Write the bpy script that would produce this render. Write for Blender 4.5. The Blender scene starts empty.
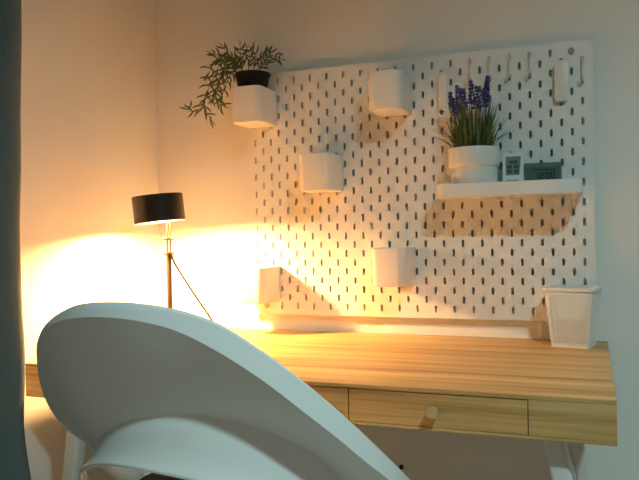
import bpy, bmesh, math, random
from mathutils import Vector, Matrix
from mathutils.geometry import tessellate_polygon

random.seed(7)
S = bpy.context.scene
COL = S.collection
H = 0.779                      # height of the pegboard's bottom edge above the floor

# ------------------------------------------------------------------ camera
cam_d = bpy.data.cameras.new('camera')
cam = bpy.data.objects.new('camera', cam_d)
COL.objects.link(cam)
cam_d.sensor_width = 36.0
cam_d.lens = 39.5325
cam_d.clip_start = 0.05
_r, _u, _f = (0.93314, 0.35895, -0.02016), (0.01341, 0.02127, 0.99968), (-0.35926, 0.93312, -0.01503)
cam.matrix_world = Matrix(((_r[0], _u[0], -_f[0], 0.7492), (_r[1], _u[1], -_f[1], -1.4897),
                           (_r[2], _u[2], -_f[2], 0.1953 + H), (0, 0, 0, 1)))
S.camera = cam

# ------------------------------------------------------------------ world, room light, exposure
W = bpy.data.worlds.new('world')
S.world = W
W.use_nodes = True
W.node_tree.nodes['Background'].inputs['Color'].default_value = (1.0, 0.84, 0.66, 1)
W.node_tree.nodes['Background'].inputs['Strength'].default_value = 0.13

ld = bpy.data.lights.new('room_light', 'AREA')        # the room's ceiling lamp, shining down
ld.shape = 'DISK'
ld.size = 0.10
ld.energy = 15.2
ld.spread = math.radians(148)
ld.color = (0.60, 0.98, 1.0)
lo = bpy.data.objects.new('room_light', ld)
COL.objects.link(lo)
lo.location = (1.235, -1.42, 1.265 + H)

LAMP_STRENGTH = 4200.0
LAMP_COLOR = (1.0, 0.55, 0.195, 1)

S.view_settings.view_transform = 'Standard'
S.view_settings.look = 'None'
S.view_settings.gamma = 1.0
S.view_settings.exposure = 0.0
S.view_settings.use_curve_mapping = False


# ------------------------------------------------------------------ materials
def mat(name, color, rough=0.5, metal=0.0, spec=0.5, bump=0.0, bscale=200.0, var=0.0, vscale=8.0, sss=0.0):
    m = bpy.data.materials.new(name)
    m.use_nodes = True
    n = m.node_tree.nodes
    l = m.node_tree.links
    b = n['Principled BSDF']
    b.inputs['Base Color'].default_value = (*color, 1)
    b.inputs['Roughness'].default_value = rough
    b.inputs['Metallic'].default_value = metal
    b.inputs['Specular IOR Level'].default_value = spec
    tc = n.new('ShaderNodeTexCoord')
    if var > 0:
        no = n.new('ShaderNodeTexNoise')
        no.inputs['Scale'].default_value = vscale
        no.inputs['Detail'].default_value = 4
        l.new(tc.outputs['Object'], no.inputs['Vector'])
        rp = n.new('ShaderNodeValToRGB')
        rp.color_ramp.elements[0].position = 0.3
        rp.color_ramp.elements[1].position = 0.7
        rp.color_ramp.elements[0].color = (*[c * (1 - var) for c in color], 1)
        rp.color_ramp.elements[1].color = (*[min(1, c * (1 + var)) for c in color], 1)
        l.new(no.outputs['Fac'], rp.inputs['Fac'])
        l.new(rp.outputs['Color'], b.inputs['Base Color'])
    if bump > 0:
        nb = n.new('ShaderNodeTexNoise')
        nb.inputs['Scale'].default_value = bscale
        nb.inputs['Detail'].default_value = 3
        l.new(tc.outputs['Object'], nb.inputs['Vector'])
        bp = n.new('ShaderNodeBump')
        bp.inputs['Strength'].default_value = bump
        bp.inputs['Distance'].default_value = 0.002
        l.new(nb.outputs['Fac'], bp.inputs['Height'])
        l.new(bp.outputs['Normal'], b.inputs['Normal'])
    return m


def wood_mat(name, c_dark, c_mid, c_light, rough=0.42, axis='X'):
    """Strip bamboo: long fine streaks, and strips about 2 cm wide of slightly different tone."""
    m = bpy.data.materials.new(name)
    m.use_nodes = True
    n, l = m.node_tree.nodes, m.node_tree.links
    b = n['Principled BSDF']
    b.inputs['Roughness'].default_value = rough
    tc = n.new('ShaderNodeTexCoord')

    def mp(s):
        k = n.new('ShaderNodeMapping')
        k.inputs['Scale'].default_value = s if axis == 'X' else (s[1], s[2], s[0])
        l.new(tc.outputs['Object'], k.inputs['Vector'])
        return k
    n1 = n.new('ShaderNodeTexNoise'); n1.inputs['Scale'].default_value = 1; n1.inputs['Detail'].default_value = 5
    n1.inputs['Roughness'].default_value = 0.65
    l.new(mp((3.0, 110, 110)).outputs['Vector'], n1.inputs['Vector'])
    n2 = n.new('ShaderNodeTexNoise'); n2.inputs['Scale'].default_value = 1; n2.inputs['Detail'].default_value = 2
    l.new(mp((1.6, 34, 34)).outputs['Vector'], n2.inputs['Vector'])
    mx = n.new('ShaderNodeMath'); mx.operation = 'ADD'
    l.new(n1.outputs['Fac'], mx.inputs[0]); l.new(n2.outputs['Fac'], mx.inputs[1])
    hf = n.new('ShaderNodeMath'); hf.operation = 'MULTIPLY'; hf.inputs[1].default_value = 0.5
    l.new(mx.outputs[0], hf.inputs[0])
    rp = n.new('ShaderNodeValToRGB')
    e = rp.color_ramp.elements
    e[0].position, e[0].color = 0.37, (*c_dark, 1)
    e[1].position, e[1].color = 0.64, (*c_light, 1)
    k = e.new(0.5); k.color = (*c_mid, 1)
    l.new(hf.outputs[0], rp.inputs['Fac'])
    l.new(rp.outputs['Color'], b.inputs['Base Color'])
    return m


M = {}
M['wall'] = mat('wall_paint', (0.86, 0.85, 0.82), 0.75, bump=0.10, bscale=260, var=0.012, vscale=5)
M['ceiling'] = mat('ceiling_paint', (0.82, 0.82, 0.80), 0.8, bump=0.1)
M['floor'] = wood_mat('floor_boards', (0.34, 0.28, 0.22), (0.40, 0.34, 0.27), (0.46, 0.39, 0.31), 0.5)
M['trim'] = mat('trim_paint', (0.80, 0.80, 0.79), 0.4, bump=0.02)
M['board'] = mat('pegboard_white', (0.86, 0.86, 0.84), 0.45, bump=0.03, bscale=400)
M['box'] = mat('container_white', (0.86, 0.86, 0.85), 0.38, bump=0.02, bscale=300)
M['wire'] = mat('coated_wire_white', (0.70, 0.70, 0.68), 0.35, bump=0.01)
M['screw'] = mat('screw_metal', (0.45, 0.45, 0.44), 0.3, 0.9, bump=0.02)
M['bamboo'] = wood_mat('bamboo_strips', (0.35, 0.185, 0.060), (0.59, 0.345, 0.125), (0.76, 0.49, 0.205))
M['bamboo_knob'] = wood_mat('bamboo_knob', (0.50, 0.32, 0.14), (0.60, 0.40, 0.19), (0.68, 0.48, 0.25), 0.4)
M['leg'] = mat('leg_white_metal', (0.72, 0.72, 0.71), 0.35, bump=0.02)
M['chair'] = mat('chair_white_plastic', (0.90, 0.91, 0.90), 0.36, bump=0.02, bscale=500)
M['cushion'] = mat('cushion_black_fabric', (0.012, 0.012, 0.014), 0.9, bump=0.5, bscale=600, var=0.3, vscale=60)
M['curtain'] = mat('curtain_cloth', (0.11, 0.15, 0.155), 0.9, bump=0.3, bscale=1200, var=0.04, vscale=300)
M['shade'] = mat('shade_black', (0.006, 0.006, 0.006), 0.35, bump=0.04, bscale=500)
M['brass'] = mat('lamp_brass', (0.13, 0.075, 0.03), 0.5, 0.4, bump=0.02)
M['cord'] = mat('lamp_cord_fabric', (0.045, 0.027, 0.012), 0.8, bump=0.2, bscale=900)
M['shade_in'] = mat('shade_inside', (0.88, 0.87, 0.84), 0.6, bump=0.02)
M['pot_black'] = mat('nursery_pot_black', (0.006, 0.0065, 0.007), 0.55, spec=0.25, bump=0.05)
M['leaf'] = mat('trailing_leaf', (0.055, 0.105, 0.030), 0.5, var=0.45, vscale=60, bump=0.05)
M['stem'] = mat('plant_stem', (0.14, 0.13, 0.05), 0.6, var=0.2, vscale=50)
M['grass'] = mat('grass_blade', (0.085, 0.120, 0.022), 0.5, var=0.5, vscale=120, bump=0.05)
M['flower'] = mat('lavender_flower', (0.060, 0.055, 0.24), 0.6, var=0.45, vscale=180, bump=0.1)
M['ceramic'] = mat('pot_white_ceramic', (0.78, 0.78, 0.75), 0.35, bump=0.03, bscale=300)
M['device'] = mat('device_white_plastic', (0.66, 0.72, 0.74), 0.35, bump=0.02)
M['lcd'] = mat('lcd_grey', (0.17, 0.21, 0.21), 0.25, bump=0.01)
M['lcd_green'] = mat('lcd_green_grey', (0.070, 0.135, 0.105), 0.25, bump=0.01)
M['segment'] = mat('lcd_segment', (0.003, 0.005, 0.004), 0.7, bump=0.01)
M['device_green'] = mat('clock_case_green_grey', (0.085, 0.150, 0.120), 0.4, bump=0.02)
M['basket'] = mat('basket_white_plastic', (0.82, 0.82, 0.79), 0.35, bump=0.02)
M['soil'] = mat('potting_soil', (0.03, 0.022, 0.015), 0.95, bump=0.8, bscale=250, var=0.4, vscale=120)
M['black'] = mat('black_plastic', (0.010, 0.010, 0.010), 0.4, bump=0.02)

em = bpy.data.materials.new('lamp_bulb_glow')
em.use_nodes = True
_n, _l = em.node_tree.nodes, em.node_tree.links
_n.remove(_n['Principled BSDF'])
_e = _n.new('ShaderNodeEmission')
_e.inputs['Color'].default_value = LAMP_COLOR
_e.inputs['Strength'].default_value = LAMP_STRENGTH
_l.new(_e.outputs[0], _n['Material Output'].inputs['Surface'])
M['glow'] = em


# ------------------------------------------------------------------ helpers
def obj(name, bm, m, parent=None, smooth=None, bevel=0.0, solid=0.0):
    me = bpy.data.meshes.new(name)
    bmesh.ops.recalc_face_normals(bm, faces=bm.faces)
    bm.to_mesh(me)
    bm.free()
    me.materials.append(m)
    o = bpy.data.objects.new(name, me)
    COL.objects.link(o)
    if smooth is not None:
        for p in me.polygons:
            p.use_smooth = True
        me.set_sharp_from_angle(angle=math.radians(smooth))
    if solid:
        md = o.modifiers.new('thickness', 'SOLIDIFY')
        md.thickness = solid
        md.offset = 0
    if bevel:
        md = o.modifiers.new('bevel', 'BEVEL')
        md.width = bevel
        md.segments = 2
        md.limit_method = 'ANGLE'
        md.angle_limit = math.radians(35)
    if parent is not None:
        o.parent = parent
        o.matrix_parent_inverse = parent.matrix_basis.inverted()
    return o


def tag(o, label, cat, group=None):
    o['label'] = label
    o['category'] = cat
    if group:
        o['group'] = group
    return o


def thing(name, loc, label, cat, group=None):
    o = bpy.data.objects.new(name, None)
    o.empty_display_size = 0.02
    COL.objects.link(o)
    o.location = loc
    return tag(o, label, cat, group)


def struct(name, bm, m, parent=None):
    o = obj(name, bm, m, parent)
    o['kind'] = 'structure'
    return o


def box(bm, x0, x1, y0, y1, z0, z1):
    v = [bm.verts.new((x, y, z)) for x in (x0, x1) for y in (y0, y1) for z in (z0, z1)]
    for f in ((0, 1, 3, 2), (4, 6, 7, 5), (0, 4, 5, 1), (2, 3, 7, 6), (0, 2, 6, 4), (1, 5, 7, 3)):
        bm.faces.new([v[i] for i in f])


def rings(bm, rs, cap0=True, cap1=True, closed=True):
    """Skin a list of equal-length point loops."""
    vs = [[bm.verts.new(p) for p in r] for r in rs]
    n = len(vs[0])
    for a, b in zip(vs, vs[1:]):
        for i in range(n if closed else n - 1):
            j = (i + 1) % n
            bm.faces.new((a[i], a[j], b[j], b[i]))
    if cap0:
        bm.faces.new(vs[0][::-1])
    if cap1:
        bm.faces.new(vs[-1])
    return vs


def lathe(bm, prof, c=(0, 0, 0), n=32, cap0=True, cap1=True, mtx=None):
    rs = []
    for r, z in prof:
        ring = []
        for i in range(n):
            a = 2 * math.pi * i / n
            p = Vector((r * math.cos(a), r * math.sin(a), z))
            if mtx:
                p = mtx @ p
            ring.append(p + Vector(c))
        rs.append(ring)
    rings(bm, rs, cap0, cap1)


def catmull(pts, k=6):
    P = [Vector(p) for p in pts]
    if len(P) < 3:
        return [P[0].lerp(P[-1], i / k) for i in range(k + 1)]
    P = [P[0] * 2 - P[1]] + P + [P[-1] * 2 - P[-2]]
    out = []
    for i in range(1, len(P) - 2):
        a, b, c, d = P[i - 1:i + 3]
        for j in range(k):
            t = j / k
            out.append(0.5 * (2 * b + (c - a) * t + (2 * a - 5 * b + 4 * c - d) * t * t + (3 * b - a - 3 * c + d) * t ** 3))
    out.append(P[-2])
    return out


def tube(bm, pts, r, n=8):
    P = [Vector(p) for p in pts]
    rs = []
    up = None
    for i, p in enumerate(P):
        t = (P[min(i + 1, len(P) - 1)] - P[max(i - 1, 0)]).normalized()
        if up is None:
            up = t.orthogonal().normalized()
        up = (up - t * up.dot(t)).normalized()
        s = t.cross(up)
        rr = r[i] if isinstance(r, (list, tuple)) else r
        rs.append([p + (up * math.cos(2 * math.pi * k / n) + s * math.sin(2 * math.pi * k / n)) * rr for k in range(n)])
    rings(bm, rs)


def rrect(x0, x1, y0, y1, r, seg=5):
    """Rounded rectangle outline in a plane, counter-clockwise; r is one radius or four (x0y0, x1y0, x1y1, x0y1)."""
    rr = r if isinstance(r, (list, tuple)) else [r] * 4
    out = []
    for (cx, cy, sx, sy, a0), q in zip(((x0, y0, 1, 1, 180), (x1, y0, -1, 1, 270), (x1, y1, -1, -1, 0), (x0, y1, 1, -1, 90)), rr):
        if q <= 1e-6:
            out.append((cx, cy))
            continue
        for i in range(seg + 1):
            a = math.radians(a0 + 90 * i / seg)
            out.append((cx + sx * q + q * math.cos(a), cy + sy * q + q * math.sin(a)))
    return out


# ------------------------------------------------------------------ the room
WX, WY = -0.262, 0.018            # left wall plane, back wall plane
XR, YF, ZC = 2.7, -3.1, 2.55
b = bmesh.new(); box(b, WX - 0.1, XR, WY, WY + 0.1, 0, ZC); struct('wall_back', b, M['wall'])
b = bmesh.new(); box(b, WX - 0.1, WX, YF, WY, 0, ZC); struct('wall_left', b, M['wall'])
b = bmesh.new(); box(b, WX - 0.1, XR, YF, WY + 0.1, -0.1, 0); struct('floor', b, M['floor'])
b = bmesh.new(); box(b, WX - 0.1, XR, YF, WY + 0.1, ZC, ZC + 0.1); struct('ceiling', b, M['ceiling'])
b = bmesh.new(); box(b, WX + 0.012, XR, WY - 0.012, WY, 0, 0.07); struct('baseboard_back', b, M['trim'])
b = bmesh.new(); box(b, WX, WX + 0.012, YF, WY, 0, 0.07); struct('baseboard_left', b, M['trim'])


# ------------------------------------------------------------------ curtain on the left
def curtain():
    edge = [(-0.75, -0.150), (-0.23, -0.158), (-0.178, -0.165), (-0.09, -0.165), (0.0, -0.164), (0.083, -0.168), (0.187, -0.169),
            (0.343, -0.161), (0.6, -0.152), (1.45, -0.150)]

    def ex(z):
        for (a, xa), (c, xc) in zip(edge, edge[1:]):
            if a <= z <= c:
                t = (z - a) / (c - a)
                t = t * t * (3 - 2 * t)
                return xa + (xc - xa) * t
        return edge[-1][1]
    bm = bmesh.new()
    zs = [-0.765 + (1.45 + 0.765) * i / 70 for i in range(71)]
    n = 150
    rs = []
    for z in zs:
        row = []
        for i in range(n + 1):
            s = i / n
            amp = 0.030 * min(1, s * 9)
            y = -0.540 - 0.80 * s
            x = ex(z) - 0.034 * min(1, s * 9) + amp * math.cos(2 * math.pi * s * 8 + 0.25 * math.sin(z * 3))
            if s < 0.10:            # the turned front hem bends round towards the room
                x -= 0.03 * (1 - s / 0.10) ** 2 * 0.2
            # small sag where the cloth rests near the desk corner
            x -= 0.006 * math.exp(-((z + 0.13) / 0.05) ** 2) * math.exp(-(s / 0.03) ** 2)
            row.append((x, y, z + H))
        rs.append(row)
    rings(bm, rs, False, False, closed=False)
    o = obj('curtain', bm, M['curtain'], smooth=70, solid=0.003)
    tag(o, 'dark slate-grey fabric curtain hanging along the left wall at the edge', 'curtain')


curtain()


# ------------------------------------------------------------------ pegboard
def pegboard():
    t = thing('pegboard', (0.38, 0.0, H), 'large white perforated pegboard with rows of vertical slots on back wall', 'pegboard')
    cu = bpy.data.curves.new('tmp', 'CURVE')
    cu.dimensions = '2D'
    cu.fill_mode = 'BOTH'
    cu.extrude = 0.0025

    def spl(pts):
        s = cu.splines.new('POLY')
        s.points.add(len(pts) - 1)
        for p, q in zip(s.points, pts):
            p.co = (q[0], q[1], 0, 1)
        s.use_cyclic_u = True
    spl(rrect(0, 0.76, 0, 0.56, 0.007))
    for j in range(27):
        for i in range(37):
            if (i + j) % 2 == 1:
                x, z = 0.02 + 0.02 * i, 0.54 - 0.02 * j
                spl(rrect(x - 0.0028, x + 0.0028, z - 0.0077, z + 0.0077, 0.00279, 3))
    co = bpy.data.objects.new('tmp', cu)
    COL.objects.link(co)
    me = bpy.data.meshes.new_from_object(co.evaluated_get(bpy.context.evaluated_depsgraph_get()))
    bpy.data.objects.remove(co)
    bpy.data.curves.remove(cu)
    me.name = 'panel'
    me.materials.clear()
    me.materials.append(M['board'])
    me.transform(Matrix.Translation((0, 0.0025, H)) @ Matrix.Rotation(math.pi / 2, 4, 'X'))
    o = bpy.data.objects.new('panel', me)
    COL.objects.link(o)
    o.parent = t
    o.matrix_parent_inverse = Matrix.Translation(t.location).inverted()
    R = Matrix.Rotation(math.pi / 2, 4, 'X')
    for i, j in ((1, 0), (35, 0), (1, 26), (35, 26)):
        x, z = 0.02 + 0.02 * i, 0.54 - 0.02 * j
        bm = bmesh.new()
        lathe(bm, ((0.011, 0), (0.011, 0.013)), (x, 0.018, z + H), 20, mtx=R)
        obj('spacer', bm, M['box'], t, smooth=40)
        bm = bmesh.new()
        lathe(bm, ((0.0062, -0.0006), (0.0062, 0.0012), (0.0046, 0.0030), (0.0022, 0.0030), (0.0015, 0.0018)), (x, -0.0006, z + H), 18, mtx=R)
        s = obj('screw', bm, M['screw'], t, smooth=40)
        s['label'] = 'metal mounting screw'


pegboard()


# ------------------------------------------------------------------ containers hung on the board
def box_mesh():
    """Open cup 75 mm wide, 80 mm high, 95 mm deep; flat front, well rounded front corners, slight taper to the foot."""
    bm = bmesh.new()

    def ring(z, k, off):
        hw = 0.0375 * k - off
        return [(x, y, z) for x, y in rrect(-hw, hw, -0.095 * k + off, -0.0015 - off, (0.017, 0.017, 0.006, 0.006), 7)]
    rs = [ring(0.000, 0.975, 0.003), ring(0.0012, 0.98, 0.0008), ring(0.003, 0.98, 0), ring(0.0795, 1.0, 0), ring(0.080, 1.0, 0.0005), ring(0.080, 1.0, 0.002),
          ring(0.0795, 1.0, 0.0025), ring(0.0045, 0.98, 0.0025)]
    rings(bm, rs)
    return bm


BOX_SPOTS = [
    (0.040, 0.436, 'white box container at top left of the pegboard holding the trailing green plant'),
    (0.360, 0.438, 'empty white box container near the top centre of the pegboard, right of the trailing plant'),
    (0.200, 0.278, 'empty white box container in the left middle of the pegboard, between top and bottom rows'),
    (0.360, 0.0735, 'empty white box container low on the pegboard below its middle'),
    (0.040, 0.0325, 'empty white box container at the bottom left corner, brightly lit beside the lamp'),
]
proto = None
for x, z, lb in BOX_SPOTS:
    if proto is None:
        t = thing('storage_box', (x, 0, z + H), lb, 'container', 'white box containers hung on the pegboard')
        body = obj('cup', box_mesh(), M['box'], smooth=40)
        body.parent = t
        tabs = []
        for sx in (-0.02, 0.02):
            hb = bmesh.new()
            box(hb, sx - 0.002, sx + 0.002, -0.004, 0.004, 0.068, 0.074)
            hk = obj('hanging_tab', hb, M['box'])
            hk.parent = t
            tabs.append(hk)
        proto = (t, body, *tabs)
    else:
        t = proto[0].copy()
        COL.objects.link(t)
        t.location = (x, 0, z + H)
        tag(t, lb, 'container', 'white box containers hung on the pegboard')
        for c0 in proto[1:]:
            c = c0.copy()
            COL.objects.link(c)
            c.parent = t


# ------------------------------------------------------------------ hooks and holders on the board
def hook_mesh():
    bm = bmesh.new()
    pts = [(0, 0.006, -0.004), (0, 0.004, 0.004), (0, -0.003, 0.0045), (0, -0.0055, 0.001), (0, -0.006, -0.008), (0, -0.006, -0.034)]
    for k in range(0, 9):
        a = math.pi * k / 8
        pts.append((0, -0.006 - 0.0075 * (1 - math.cos(a)), -0.036 - 0.0085 * math.sin(a)))
    pts.append((0, -0.0215, -0.030))
    tube(bm, pts, 0.0016, 8)
    return bm


HOOKS = [(25, 0, 'white wire hook directly above the left lavender spikes, first in the row'),
         (27, 0, 'white wire hook above the right lavender spikes, second in the row'),
         (29, 0, 'white wire hook just right of the lavender plant, third in the row'),
         (31, 0, 'white wire hook above the green clock, fourth in the row'),
         (36, 1, 'lone white wire hook at the far right edge of pegboard, right of wide strip')]
h0 = None
for i, j, lb in HOOKS:
    loc = (0.02 + 0.02 * i, 0, 0.54 - 0.02 * j + H)
    if h0 is None:
        h0 = obj('hook', hook_mesh(), M['wire'], smooth=60)
        o = h0
    else:
        o = h0.copy()
        COL.objects.link(o)
    o.location = loc
    tag(o, lb, 'hook', 'white wire hooks along the top of the pegboard')


def strip_holder(name, i, j, w, h, dx, lb):
    x, z = 0.02 + 0.02 * i, 0.54 - 0.02 * j
    t = thing(name, (x, 0, z + H), lb, 'holder', 'white holder strips on the pegboard')
    x += dx
    bm = bmesh.new()
    rs = []
    for y, off in ((-0.0095, 0.0), (-0.0122, 0.0), (-0.0126, 0.0005)):
        rs.append([(px, y, pz) for px, pz in rrect(x - w / 2 + off, x + w / 2 - off, z + H - h + off, z + H + 0.001 - off, w * 0.3, 5)])
    rings(bm, rs)
    obj('plate', bm, M['box'], t, smooth=40)
    for dz in (-0.008, -h + 0.012):
        bm = bmesh.new()
        box(bm, x - dx - 0.0018, x - dx + 0.0018, -0.011, 0.004, z + H + dz - 0.004, z + H + dz + 0.004)
        obj('mounting_tab', bm, M['box'], t)


strip_holder('clip_strip', 22, 1, 0.017, 0.078, 0.004, 'narrow white plastic holder strip left of the lavender flowers')
strip_holder('clip_strip', 34, 1, 0.026, 0.080, 0.001, 'wider white plastic holder strip below the screw at top right of pegboard')


# ------------------------------------------------------------------ shelf
def shelf():
    x0, x1, d, z0, z1 = 0.4635, 0.738, 0.104, 0.2535, 0.2805
    t = thing('wall_shelf', ((x0 + x1) / 2, 0, z0 + H), 'long white tray shelf on the pegboard carrying a lavender pot and clock', 'shelf')
    bm = bmesh.new()
    rr = (0.02, 0.02, 0.004, 0.004)

    def ring(z, o):
        return [(x, y, z + H) for x, y in rrect(x0 + o, x1 - o, -d + o, -0.0012 - o, rr, 6)]
    rings(bm, [ring(z0, 0.0018), ring(z0 + 0.0015, 0.0), ring(z1 - 0.001, 0), ring(z1, 0.001), ring(z1, 0.0025), ring(z1 - 0.001, 0.003), ring(z1 - 0.009, 0.003)])
    obj('tray', bm, M['box'], t, smooth=40)
    for x in (0.50, 0.70):
        bm = bmesh.new()
        box(bm, x - 0.002, x + 0.002, -0.004, 0.004, z0 + H + 0.006, z0 + H + 0.018)
        obj('hanging_tab', bm, M['box'], t)
    return z1 - 0.009 + H


SHELF_Z = shelf()


# ------------------------------------------------------------------ lavender in a white pot
def blade(bm, base, tip, width, bend, segs=7):
    base, tip = Vector(base), Vector(tip)
    d = tip - base
    side = Vector((random.uniform(-1, 1), random.uniform(-1, 1), 0.05)).normalized()
    side = (side - d.normalized() * side.dot(d.normalized())).normalized()
    va, vb = [], []
    for k in range(segs + 1):
        s = k / segs
        p = base.lerp(tip, s) + Vector(bend) * (s * s - s) * -1.0
        w = width * (1 - s) ** 0.6 * (0.6 + 0.4 * min(1, s * 4)) * 0.5
        va.append(bm.verts.new(p - side * w))
        vb.append(bm.verts.new(p + side * w))
    for k in range(segs):
        bm.faces.new((va[k], va[k + 1], vb[k + 1], vb[k]))


def lavender():
    cx, cy, z = 0.5335, -0.0520, SHELF_Z
    t = thing('lavender_plant', (cx, cy, z), 'white stepped pot of grass-like lavender with violet-blue flowers on the shelf', 'plant')
    top = 0.3525 + H
    bm = bmesh.new()
    lathe(bm, ((0.0440, z), (0.0455, z + 0.002), (0.0462, 0.3125 + H), (0.0485, 0.3142 + H), (0.0500, 0.3170 + H), (0.0504, 0.322 + H), (0.0506, top - 0.002), (0.0500, top), (0.0480, top),
               (0.0470, top - 0.003), (0.0465, top - 0.012)), (cx, cy, 0), 40, cap1=True)
    p = obj('pot', bm, M['ceramic'], t, smooth=35)
    bm = bmesh.new()
    lathe(bm, ((0.0464, top - 0.0115), (0.03, top - 0.008), (0.012, top - 0.007)), (cx, cy, 0), 28)
    obj('soil', bm, M['soil'], t, smooth=60)
    rnd = random.Random(3)
    bm = bmesh.new()
    for k in range(230):
        a = rnd.uniform(0, 2 * math.pi)
        r = 0.036 * math.sqrt(rnd.random())
        bx, by = cx + r * math.cos(a), cy + r * math.sin(a)
        lean = rnd.uniform(0.25, 1.0)
        h = rnd.uniform(0.075, 0.120) if rnd.random() < 0.7 else rnd.uniform(0.045, 0.08)
        out = lean * rnd.uniform(0.005, 0.034)
        tx, ty = bx + out * math.cos(a) * 1.15, min(by + out * math.sin(a) * 0.9, -0.007)
        blade(bm, (bx, by, top - 0.012), (tx, ty, top + h * (1.05 - 0.32 * lean)), rnd.uniform(0.0022, 0.0042),
              (-0.012 * math.cos(a), -0.008 * math.sin(a), 0.008))
    # a few blades arch wide to each side
    for sx in (-1, 1):
        for k in range(14):
            bx, by = cx + sx * rnd.uniform(0.010, 0.036), cy + rnd.uniform(-0.02, 0.02)
            blade(bm, (bx, by, top - 0.01), (cx + sx * rnd.uniform(0.042, 0.092), by + rnd.uniform(-0.01, 0.012), top + rnd.uniform(0.018, 0.062)),
                  rnd.uniform(0.002, 0.0032), (-sx * 0.010, 0, 0.018))
    obj('foliage', bm, M['grass'], t)
    # flower spikes
    spikes = [(-0.034, -0.012, 0.120, -0.016, 0.050), (-0.024, 0.010, 0.140, -0.016, 0.050), (-0.016, -0.016, 0.124, 0.000, 0.045), (-0.004, 0.008, 0.146, -0.002, 0.048),
              (0.004, -0.012, 0.128, 0.010, 0.046), (0.012, 0.004, 0.142, 0.026, 0.042), (0.028, -0.006, 0.150, 0.004, 0.062), (-0.028, 0.0, 0.110, -0.020, 0.034), (0.018, -0.016, 0.118, 0.006, 0.036)]
    for dx, dy, h, ln, fl in spikes:
        bm = bmesh.new()
        base = Vector((cx + dx * 0.6, cy + dy, top - 0.01))
        tip = Vector((cx + dx + ln * 0.6, min(cy + dy * 1.2, -0.012), top + h * 0.93))
        tube(bm, [base, base.lerp(tip, 0.5) + Vector((0, 0, 0.001)), tip], (0.0010, 0.0009, 0.0006), 6)
        d = (tip - base).normalized()
        e1 = d.orthogonal().normalized()
        e2 = d.cross(e1)
        m = int(fl / 0.0062)
        for k in range(m):
            c = tip - d * (fl * k / m)
            rad = rnd.uniform(0.0016, 0.0026) + 0.0034 * min(1, k / (m * 0.5))
            for q in range(5):
                a = q * 2 * math.pi / 5 + k * 0.7 + rnd.uniform(-0.4, 0.4)
                o = e1 * math.cos(a) + e2 * math.sin(a)
                pc = c + o * rad
                s = rnd.uniform(0.0015, 0.0032)
                mt = Matrix.Translation(pc) @ Matrix.Diagonal((s, s, s * 1.35, 1))
                bmesh.ops.create_icosphere(bm, subdivisions=1, radius=1, matrix=mt)
        f = obj('flower_spike', bm, M['flower'], t, smooth=80)
        f['label'] = 'violet-blue flower spike'


lavender()


# ------------------------------------------------------------------ small devices on the shelf
SEG = {'0': 'abcdef', '1': 'bc', '2': 'abged', ':': ''}


def digit_boxes(bm, ch, x, z, w, h, y, th, shear=0.0):
    """Seven-segment strokes as thin raised bars; x,z lower left."""
    segs = {'a': (0, h - th, w, h), 'd': (0, 0, w, th), 'g': (0, h / 2 - th / 2, w, h / 2 + th / 2),
            'f': (0, h / 2, th, h), 'b': (w - th, h / 2, w, h), 'e': (0, 0, th, h / 2), 'c': (w - th, 0, w, h / 2)}
    for s in SEG[ch]:
        a = segs[s]
        box(bm, x + a[0], x + a[2], y - 0.0003, y + 0.0002, z + a[1], z + a[3])
    if ch == ':':
        for zz in (0.28, 0.66):
            box(bm, x, x + th, y - 0.0003, y + 0.0002, z + h * zz, z + h * zz + th)


def thermometer():
    w, h, d = 0.042, 0.073, 0.009
    t = thing('digital_thermometer', (0.6095, -0.050, SHELF_Z), 'small white digital thermometer with grey screen between the lavender pot and clock', 'thermometer')
    t.rotation_euler = (math.radians(-14), 0, math.radians(4))
    tm = t.matrix_basis.copy()
    bm = bmesh.new()
    rs = [[(x, y, z) for x, z in rrect(-w / 2 + o, w / 2 - o, o, h - o, 0.004, 4)] for y, o in ((0.0, 0.0008), (0.001, 0), (d - 0.001, 0), (d, 0.001))]
    rings(bm, rs)
    a = obj('case', bm, M['device'], smooth=40); a.parent = t
    bm = bmesh.new()
    q = [(-0.0145, 0.025), (0.0115, 0.025), (0.0150, 0.0640), (-0.0150, 0.0640)]
    rings(bm, [[(x, y, z) for x, z in q] for y in (0.001, -0.0004)])
    a = obj('screen', bm, M['lcd']); a.parent = t
    bm = bmesh.new()
    for z, xs in ((0.049, (-0.0065, -0.0015, 0.0035)), (0.039, (-0.0115, -0.0070, 0.0020, 0.0065)), (0.0295, (-0.0115, -0.0070, 0.0020, 0.0065))):
        for x in xs:
            digit_boxes(bm, '0', x, z, 0.0036, 0.0062, -0.0004, 0.0013)
    c = obj('digits', bm, M['segment']); c.parent = a
    bm = bmesh.new()
    box(bm, -0.0135, 0.0095, -0.0005, 0.001, 0.0115, 0.0145)
    a = obj('button_bar', bm, M['lcd']); a.parent = t
    # easel foot at the back reaching the shelf
    bm = bmesh.new()
    foot = Matrix.Rotation(math.radians(14), 4, 'X')
    for x0 in (-0.012, 0.008):
        p = [Vector((x0, d - 0.001, 0.045)), Vector((x0 + 0.004, d - 0.001, 0.045)), Vector((x0 + 0.004, 0.024, 0.0065)), Vector((x0, 0.024, 0.0065))]
        off = Vector((0, 0.002, 0.001))
        rings(bm, [p, [v + off for v in p]])
    a = obj('stand', bm, M['device']); a.parent = t


thermometer()


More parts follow.
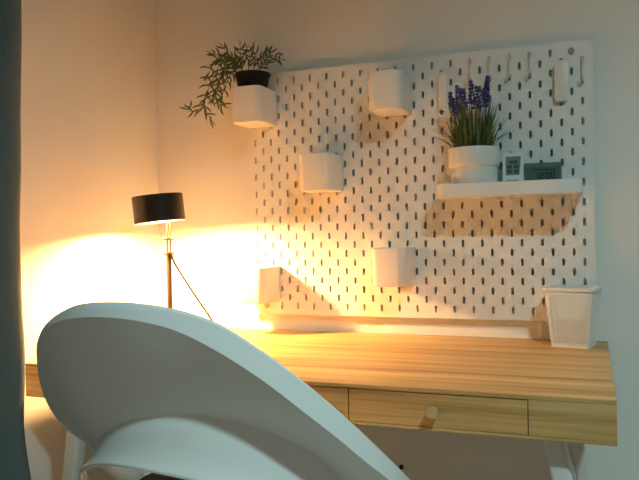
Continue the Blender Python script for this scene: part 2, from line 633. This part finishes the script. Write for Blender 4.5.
def clock():
    w, h, d = 0.070, 0.0465, 0.012
    t = thing('digital_clock', (0.6655, -0.048, SHELF_Z), 'low green-grey digital clock reading 12:00 at right end of the shelf', 'clock')
    t.rotation_euler = (math.radians(-6), 0, math.radians(2))
    bm = bmesh.new()
    rings(bm, [[(x, y, z) for x, z in rrect(-w / 2 + o, w / 2 - o, o, h - o, 0.0022, 3)] for y, o in ((0, 0.0006), (0.0008, 0), (d - 0.001, 0), (d, 0.001))])
    a = obj('case', bm, M['device_green'], smooth=40); a.parent = t
    bm = bmesh.new()
    box(bm, -w / 2 + 0.003, w / 2 - 0.003, -0.0005, 0.001, 0.006, h - 0.008)
    a = obj('screen', bm, M['lcd_green']); a.parent = t
    bm = bmesh.new()
    z, hh = 0.0142, 0.0130
    for ch, x in (('1', -0.0150), ('2', -0.0085), (':', 0.0006), ('0', 0.0032), ('0', 0.0130)):
        digit_boxes(bm, ch, x + 0.002, z, 0.0075 if ch != '1' else 0.0045, hh, -0.0005, 0.0019)
    box(bm, -0.0170, 0.0240, -0.0008, -0.0003, z + hh + 0.0042, z + hh + 0.0060)
    c = obj('digits', bm, M['segment']); c.parent = a


clock()


# ------------------------------------------------------------------ trailing plant in a black nursery pot
def trailing_plant():
    cx, cy = 0.041, -0.052
    z0 = 0.4405 + H
    t = thing('trailing_plant', (cx, cy, z0), 'trailing rosemary-like green plant in a black pot spilling left from the top container', 'plant')
    top = 0.5500 + H
    bm = bmesh.new()
    lathe(bm, ((0.0245, z0), (0.0265, z0 + 0.003), (0.0312, 0.5135 + H), (0.0335, 0.5205 + H), (0.0385, top - 0.006), (0.0405, top - 0.005), (0.0410, top), (0.0398, top + 0.001),
               (0.0380, top - 0.003), (0.0372, top - 0.010)), (cx, cy, 0), 32)
    obj('pot', bm, M['pot_black'], t, smooth=40)
    bm = bmesh.new()
    lathe(bm, ((0.0371, top - 0.0095), (0.02, top - 0.004), (0.006, top - 0.003)), (cx, cy, 0), 24)
    obj('soil', bm, M['soil'], t, smooth=60)
    ST = [[(0.016, -0.05, 0.545), (0.012, -0.05, 0.59), (0.010, -0.05, 0.622)],
          [(0.031, -0.06, 0.545), (0.040, -0.06, 0.585), (0.033, -0.06, 0.609)],
          [(0.020, -0.05, 0.548), (0.000, -0.052, 0.585), (-0.018, -0.057, 0.592), (-0.038, -0.064, 0.574), (-0.053, -0.071, 0.538), (-0.065, -0.079, 0.51), (-0.075, -0.086, 0.48), (-0.094, -0.093, 0.469), (-0.103, -0.1, 0.48)],
          [(0.018, -0.06, 0.547), (-0.018, -0.067, 0.570), (-0.033, -0.074, 0.531), (-0.038, -0.081, 0.500), (-0.030, -0.085, 0.485), (-0.012, -0.088, 0.476)],
          [(0.020, -0.05, 0.548), (0.000, -0.052, 0.585), (-0.016, -0.055, 0.601), (-0.031, -0.06, 0.62)],
          [(0.040, -0.04, 0.548), (0.061, -0.042, 0.574), (0.087, -0.043, 0.588), (0.113, -0.045, 0.578)],
          [(0.036, -0.045, 0.548), (0.046, -0.042, 0.591), (0.033, -0.04, 0.611)],
          [(0.050, -0.05, 0.548), (0.077, -0.055, 0.576), (0.091, -0.06, 0.597)],
          [(-0.067, -0.08, 0.500), (-0.060, -0.095, 0.470), (-0.050, -0.097, 0.458), (-0.036, -0.1, 0.441)],
          [(0.020, -0.06, 0.548), (-0.005, -0.062, 0.580), (-0.029, -0.065, 0.591), (-0.057, -0.07, 0.605)],
          [(0.012, -0.06, 0.548), (-0.010, -0.06, 0.578), (-0.037, -0.068, 0.591), (-0.051, -0.077, 0.568), (-0.058, -0.085, 0.545)],
          [(0.022, -0.07, 0.547), (0.006, -0.082, 0.552), (-0.010, -0.088, 0.520), (-0.017, -0.092, 0.497), (-0.020, -0.093, 0.486)],
          [(0.012, -0.045, 0.548), (-0.020, -0.05, 0.575), (-0.040, -0.055, 0.552), (-0.052, -0.06, 0.520), (-0.058, -0.063, 0.497)]]
    rnd = random.Random(11)
    for st in ST:
        pts = catmull([(x, y, z + H) for x, y, z in st], 7)
        n = len(pts)
        sm = bmesh.new()
        tube(sm, pts, [0.0011 - 0.0006 * i / n for i in range(n)], 6)
        so = obj('trailing_stem', sm, M['stem'], t, smooth=60)
        bm = bmesh.new()
        L = [0]
        for a, c in zip(pts, pts[1:]):
            L.append(L[-1] + (c - a).length)
        s = 0.022
        k = 0
        while s < L[-1]:
            i = max(j for j in range(n - 1) if L[j] <= s)
            p = pts[i].lerp(pts[i + 1], (s - L[i]) / max(1e-6, L[i + 1] - L[i]))
            d = (pts[i + 1] - pts[i]).normalized()
            e1 = Vector((0, -1, 0)) - d * Vector((0, -1, 0)).dot(d)
            e1 = e1.normalized() if e1.length > 0.1 else d.orthogonal().normalized()
            e2 = d.cross(e1)
            for q in range(2):
                a = math.pi * q + (k % 2) * 1.1 + rnd.uniform(-0.5, 0.5) + 1.2
                o = e1 * math.cos(a) + e2 * math.sin(a)
                ln = rnd.uniform(0.017, 0.029) * (0.75 + 0.25 * min(1, (L[-1] - s) / 0.02))
                tip = p + (d * rnd.uniform(0.55, 0.95) + o * rnd.uniform(0.6, 0.95)).normalized() * ln
                tip.y = min(tip.y, -0.006)
                leaf = catmull([p, p.lerp(tip, 0.5) + o * ln * rnd.uniform(0.02, 0.22), tip], 3)
                tube(bm, leaf, [0.0011, 0.0016, 0.0019, 0.0019, 0.0016, 0.0012, 0.0005][:len(leaf)], 5)
            s += rnd.uniform(0.0095, 0.0150)
            k += 1
        tip = pts[-1] + (pts[-1] - pts[-3]).normalized() * 0.012
        tube(bm, [pts[-1], tip], [0.0013, 0.0004], 5)
        lf = obj('leaves', bm, M['leaf'], so, smooth=60)


trailing_plant()


# ------------------------------------------------------------------ desk
def desk():
    x0, x1, yf, yb = -0.220, 0.780, -0.488, 0.0165
    zt, zb = -0.0390 + H, -0.1000 + H
    t = thing('desk', ((x0 + x1) / 2, (yf + yb) / 2, 0), 'long bamboo writing desk with three small drawers and splayed white legs', 'desk')
    tt = 0.0065
    bm = bmesh.new(); box(bm, x0, x1, yf, yb, zt - tt, zt); obj('desk_top', bm, M['bamboo'], t, bevel=0.0012)
    bm = bmesh.new()
    dz0, dz1 = zb + 0.0045, zt - tt
    box(bm, x0, x1, yf, yb, zb, dz0)                                   # bottom board
    xs = [-0.119, 0.143, 0.405, 0.667]
    box(bm, x0, xs[0], yf, yb, dz0, dz1)                               # end blocks
    box(bm, xs[3], x1, yf, yb, dz0, dz1)
    box(bm, xs[0], xs[3], yb - 0.012, yb, dz0, dz1)                    # back board
    obj('carcass', bm, M['bamboo'], t, bevel=0.0008)
    g = 0.0011
    R = Matrix.Rotation(math.pi / 2, 4, 'X')
    for a, c in zip(xs, xs[1:]):
        bm = bmesh.new()
        box(bm, a + g, c - g, yf + 0.0006, yf + 0.018, dz0 + g, dz1 - g)
        box(bm, a + 0.012, a + 0.020, yf + 0.018, yf + 0.40, dz0 + 0.004, dz1 - 0.010)
        box(bm, c - 0.020, c - 0.012, yf + 0.018, yf + 0.40, dz0 + 0.004, dz1 - 0.010)
        box(bm, a + 0.012, c - 0.012, yf + 0.018, yf + 0.40, dz0 + 0.002, dz0 + 0.006)
        dr = obj('drawer', bm, M['bamboo'], t)
        bm = bmesh.new()
        lathe(bm, ((0.0055, 0), (0.0055, 0.006), (0.0085, 0.011), (0.0092, 0.0185), (0.0080, 0.0200)), ((a + c) / 2, yf + 0.0008, (dz0 + dz1) / 2 + 0.001), 24, mtx=R)
        k = obj('knob', bm, M['bamboo_knob'], dr, smooth=40)
    for sx in (-1, 1):
        for fy in (0, 1):
            xt = x0 + 0.085 if sx < 0 else x1 - 0.085
            yt = yf + 0.048 if fy == 0 else yb - 0.075
            sy = -0.015 if fy == 0 else 0.0
            xb = xt + sx * 0.135
            p0, p1 = Vector((xt, yt, zb + 0.0005)), Vector((xb, yt + sy, 0.0))
            xb_lim = WX + 0.030
            p1.x = max(p1.x, xb_lim)
            bm = bmesh.new()
            rs = []
            for s in (0, 1):
                c = p0.lerp(p1, s)
                hw = 0.0155 - 0.0055 * s
                rs.append([(x, y, c.z) for x, y in rrect(c.x - hw, c.x + hw, c.y - hw, c.y + hw, hw * 0.45, 4)])
            rings(bm, rs)
            obj('leg', bm, M['leg'], t, smooth=40)


desk()


# ------------------------------------------------------------------ desk lamp
def lamp():
    px, py = -0.0955, -0.200
    zt = -0.039 + H
    t = thing('desk_lamp', (px, py, zt), 'small desk lamp with tilted black drum shade on a brass post, lit', 'lamp')
    bm = bmesh.new()
    lathe(bm, ((0.052, zt), (0.054, zt + 0.002), (0.054, zt + 0.010), (0.051, zt + 0.013), (0.008, zt + 0.014)), (px, py, 0), 40)
    obj('base', bm, M['shade'], t, smooth=40)
    bm = bmesh.new()
    lathe(bm, ((0.0058, zt + 0.012), (0.0058, 0.152 + H), (0.0050, 0.153 + H)), (px + 0.0005, py, 0), 20)
    obj('post', bm, M['brass'], t, smooth=40)
    bm = bmesh.new()
    for dx in (-0.0040, 0.0040):
        tube(bm, [(px + dx + 0.0008, py, 0.148 + H), (px + dx + 0.002, py, 0.19 + H), (px + dx + 0.003, py, 0.2285 + H)], 0.0017, 8)
    tube(bm, [(px - 0.001, py, 0.226 + H), (px + 0.007, py, 0.227 + H)], 0.0019, 8)
    obj('fork', bm, M['brass'], t, smooth=60)
    RX = Matrix.Rotation(math.pi / 2, 4, 'Y')
    for z in (0.1820, 0.1500):
        bm = bmesh.new()
        lathe(bm, ((0.0072, z + H - 0.003), (0.0078, z + H - 0.0015), (0.0078, z + H + 0.0015), (0.0072, z + H + 0.003)), (px + 0.0008, py, 0), 18)
        lathe(bm, ((0.0030, -0.0125), (0.0032, -0.006), (0.0022, -0.0055), (0.0022, 0.0055), (0.0032, 0.006), (0.0030, 0.0125)), (px + 0.0008, py, z + H), 12, mtx=RX)
        obj('collar', bm, M['brass'], t, smooth=40)
    # shade: drum open below, closed above, tipped a few degrees
    mt = Matrix.Translation((-0.1178, py, 0.2470 + H)) @ Matrix.Rotation(math.radians(20), 4, 'Z') @ Matrix.Rotation(math.radians(-5.2), 4, 'Y')
    bm = bmesh.new()
    lathe(bm, ((0.0520, -0.029), (0.0530, -0.0290), (0.0542, -0.0286), (0.0542, 0.0280), (0.0532, 0.0290), (0.0100, 0.0290)), (0, 0, 0), 56, cap0=False, mtx=None)
    bm.transform(mt)
    sh = obj('lamp_shade', bm, M['shade'], t, smooth=40)
    bm = bmesh.new()
    lathe(bm, ((0.0519, -0.0200), (0.0519, 0.0266), (0.0100, 0.0266)), (0, 0, 0), 56, cap0=False)
    bm.transform(mt)
    obj('shade_lining', bm, M['shade_in'], sh, smooth=40)
    bm = bmesh.new()
    R0 = 0.0165
    prof = [(R0 * math.sin(math.pi * k / 14), -0.0085 - R0 * math.cos(math.pi * k / 14)) for k in range(1, 12)] + [(0.0085, 0.010), (0.0085, 0.025)]
    lathe(bm, prof, (0, 0, 0), 32)
    bm.transform(mt)
    o = obj('light_bulb', bm, M['glow'], sh, smooth=50)
    o['label'] = 'glowing warm bulb'
    # fabric cord from the collar down to the desk, then back to the wall
    pts = catmull([(px + 0.006, py, 0.150 + H), (-0.0835, -0.190, 0.123 + H), (-0.0590, -0.160, 0.060 + H), (-0.0315, -0.130, -0.003 + H),
                   (-0.024, -0.118, -0.0330 + H), (-0.030, -0.095, -0.0368 + H), (-0.060, -0.06, -0.0368 + H), (-0.13, -0.01, -0.0368 + H), (-0.18, 0.010, -0.0368 + H)], 6)
    bm = bmesh.new()
    tube(bm, pts, 0.0022, 8)
    obj('cord', bm, M['cord'], t, smooth=60)


lamp()


# ------------------------------------------------------------------ perforated basket
def basket():
    zt = -0.0390 + H
    ang = math.radians(-13)
    ex = Vector((math.cos(ang), math.sin(ang), 0))
    ey = Vector((-math.sin(ang), math.cos(ang), 0))
    c0 = Vector((0.7185, -0.0480, zt))
    t = thing('desk_basket', c0, 'small white tapered plastic basket with fine perforations at right end of the desk', 'basket')
    w0, d0, w1, d1, h = 0.0330, 0.0310, 0.0440, 0.0370, 0.1130

    def P(x, y, z):
        return c0 + ex * x + ey * y + Vector((0, 0, z))

    def hw(z):
        s = z / h
        return w0 + (w1 - w0) * s, d0 + (d1 - d0) * s
    bm = bmesh.new()
    za, zc = 0.008, h - 0.012
    for side in range(4):
        def Q(u, z):
            a, dd = hw(z)
            return {0: P(-a + 2 * a * u, -dd, z), 1: P(a, -dd + 2 * dd * u, z), 2: P(a - 2 * a * u, dd, z), 3: P(-a, dd - 2 * dd * u, z)}[side]
        nu, nv = (14, 18)
        ua, ub = 0.06, 0.94
        grid = {}

        def V(u, z):
            k = (round(u, 5), round(z, 6))
            if k not in grid:
                grid[k] = bm.verts.new(Q(u, z))
            return grid[k]
        us = [ua + (ub - ua) * i / nu for i in range(nu + 1)]
        zs = [za + (zc - za) * j / nv for j in range(nv + 1)]
        du, dz = us[1] - us[0], zs[1] - zs[0]
        for i in range(nu):
            for j in range(nv):
                cs = [V(us[i], zs[j]), V(us[i + 1], zs[j]), V(us[i + 1], zs[j + 1]), V(us[i], zs[j + 1])]
                um, zm = us[i] + du / 2, zs[j] + dz / 2
                k = 0.41 if (j < 8) else 0.36
                hs = [V(um, zm - dz * k * 1.15), V(um + du * k * 1.15, zm), V(um, zm + dz * k * 1.15), V(um - du * k * 1.15, zm)]
                for q in range(4):
                    bm.faces.new((cs[q], cs[(q + 1) % 4], hs[(q + 1) % 4], hs[q]))
                # note: ring of four quads around a diamond opening
        # solid borders
        for (u0, u1, z0, z1) in ((0, ua, 0.0, h), (ub, 1, 0.0, h), (ua, ub, 0.0, za), (ua, ub, zc, h)):
            bm.faces.new([bm.verts.new(Q(u0, z0)), bm.verts.new(Q(u1, z0)), bm.verts.new(Q(u1, z1)), bm.verts.new(Q(u0, z1))])
    a, dd = hw(0)
    bm.faces.new([bm.verts.new(P(x, y, 0.0012)) for x, y in ((-a, -dd), (a, -dd), (a, dd), (-a, dd))])
    bmesh.ops.remove_doubles(bm, verts=bm.verts, dist=0.00005)
    o = obj('perforated_body', bm, M['basket'], t)
    md = o.modifiers.new('thickness', 'SOLIDIFY')
    md.thickness = 0.0014
    md.offset = -1
    # rolled rim
    bm = bmesh.new()

    def rim(ox, z, r):
        a, dd = w1 + ox, d1 + ox
        return [P(x, y, z) for x, y in rrect(-a, a, -dd, dd, r, 5)]
    rings(bm, [rim(0.0005, h - 0.006, 0.006), rim(0.0035, h - 0.0055, 0.008), rim(0.0042, h - 0.001, 0.008), rim(0.0036, h + 0.0008, 0.008), rim(0.0002, h + 0.0010, 0.006), rim(-0.0014, h, 0.005), rim(-0.0014, h - 0.006, 0.005)], False, False)
    obj('rim', bm, M['basket'], t, smooth=40)


basket()


# ------------------------------------------------------------------ small black thing on the wall under the desk
bm = bmesh.new()
lathe(bm, ((0.0052, 0), (0.0052, 0.004), (0.004, 0.007)), (0.353, WY, -0.335 + H), 16, mtx=Matrix.Rotation(math.pi / 2, 4, 'X'))
tag(obj('cable_clip', bm, M['black'], smooth=40), 'tiny black clip on the back wall underneath the desk', 'clip')


# ------------------------------------------------------------------ chair
def chair():
    C = Vector((0.268, -0.603))
    F = Vector((0.069, 0.9976))
    Rt = Vector((0.9976, -0.069))
    t = thing('desk_chair', (C.x, C.y, 0), 'white moulded plastic tub chair with flared curved backrest pulled up to the desk', 'chair')
    phis = list(range(-110, 111, 10))
    T = [-.156, -.138, -.112, -.081, -.045, -.007, .031, .067, .088, .104, .116, .120, .119, .112, .096, .066, .031, -.007, -.045, -.081, -.112, -.138, -.156]
    B = [-.189, -.170, -.144, -.113, -.078, -.038, .008, .053, .074, .092, .101, .104, .101, .090, .066, .034, -.004, -.042, -.080, -.113, -.144, -.170, -.189]
    Wz = [-.185, -.168, -.150, -.134, -.120, -.108, -.098, -.086, -.066, -.048, -.033, -.024, -.018, -.016, -.022, -.033, -.050, -.070, -.092, -.117, -.140, -.161, -.177]
    O = [-.230, -.212, -.190, -.160, -.135, -.128, -.124, -.113, -.098, -.086, -.080, -.079, -.082, -.088, -.097, -.111, -.131, -.156, -.188, -.215, -.238, -.256, -.272]
    # below the crease must stay under the rim at the arm ends
    Wz = [min(w, bb - 0.018) for w, bb in zip(Wz, B)]
    O = [min(o, w - 0.015) for o, w in zip(O, Wz)]

    def smooth_tab(tab):
        pts = catmull([(float(p), v, 0) for p, v in zip(phis, tab)], 5)
        return [(p.x, p.y) for p in pts]
    T, B, Wz, O = map(smooth_tab, (T, B, Wz, O))

    def pos(ph, r, z):
        a = math.radians(ph)
        q = C + F * (-r * math.cos(a)) + Rt * (r * math.sin(a))
        return (q.x, q.y, z + H)
    N = len(T)
    RT, RB, RW, RO = 0.2500, 0.2570, 0.1915, 0.2080

    def rows(k):
        ph = T[k][0]
        zt, zb, zw, zo = T[k][1], B[k][1], Wz[k][1], O[k][1]
        out = [(RT - 0.004, zt - 0.001), (RT - 0.001, zt), (RT + 0.0025, zt - 0.003)]
        out += [(RT + 0.0045, zt + (zb - zt) * 0.5), (RB, zb)]
        for s in (0.2, 0.4, 0.6, 0.8, 0.93):
            r = RB + (RW - RB) * s + 0.004 * math.sin(math.pi * s)
            out.append((r, zb + (zw - zb) * s))
        out.append((RW, zw))
        for s, q in ((0.12, 0.14), (0.3, 0.26), (0.5, 0.36), (0.7, 0.50), (0.85, 0.70), (0.94, 0.88)):
            out.append((RW + (RO - RW) * q, zw + (zo - zw) * s))
        out.append((RO, zo))
        return ph, out
    bm = bmesh.new()
    grid = []
    for k in range(N):
        ph, rw = rows(k)
        grid.append((ph, [bm.verts.new(pos(ph, r, z)) for r, z in rw]))
    for (pa, a), (pb, c) in zip(grid, grid[1:]):
        for i in range(len(a) - 1):
            bm.faces.new((a[i], c[i], c[i + 1], a[i + 1]))
    # sides below the back opening run down to the seat
    zs = -0.262
    low = []
    for k, (ph, a) in enumerate(grid):
        if abs(ph) < 43 or 60 < abs(ph) < 86:
            low.append(None)
            continue
        zo = O[k][1]
        col = [a[-1]]
        for s in (0.25, 0.5, 0.75, 1.0):
            col.append(bm.verts.new(pos(ph, RO - 0.004 * s + 0.004 * math.sin(math.pi * s), min(zo - 0.002, zo + (zs - zo) * s))))
        low.append(col)
    for a, c in zip(low, low[1:]):
        if a and c:
            for i in range(4):
                bm.faces.new((a[i], c[i], c[i + 1], a[i + 1]))
    sh = obj('backrest_shell', bm, M['chair'], t, smooth=32)
    md = sh.modifiers.new('thickness', 'SOLIDIFY')
    md.thickness = 0.005
    md.offset = -1
    # round dished seat
    bm = bmesh.new()
    prof = ((0.196, -0.296), (0.205, -0.286), (0.208, -0.270), (0.205, -0.261), (0.198, -0.259), (0.185, -0.264), (0.12, -0.271), (0.03, -0.274))
    lathe(bm, [(r, z + H) for r, z in prof], (C.x, C.y, 0), 64)
    obj('seat', bm, M['chair'], t, smooth=40)
    for sx in (-1, 1):
        for sy in (-1, 1):
            q0 = C + F * (0.13 * sy) + Rt * (0.13 * sx)
            q1 = C + F * (0.205 * sy) + Rt * (0.205 * sx)
            bm = bmesh.new()
            tube(bm, [(q0.x, q0.y, H - 0.293), (q1.x, q1.y, 0.0)], (0.015, 0.010), 14)
            obj('leg', bm, M['leg'], t, smooth=50)
    # seat pad, resting on the seat
    bm = bmesh.new()
    lathe(bm, [(r, z + H) for r, z in ((0.135, -0.2680), (0.151, -0.262), (0.159, -0.235), (0.158, -0.205), (0.148, -0.185), (0.08, -0.176), (0.02, -0.174))], (0.243, -0.572, 0), 48)
    tag(obj('seat_cushion', bm, M['cushion'], smooth=50), 'black round cushion lying on the seat of the white chair', 'cushion')


chair()
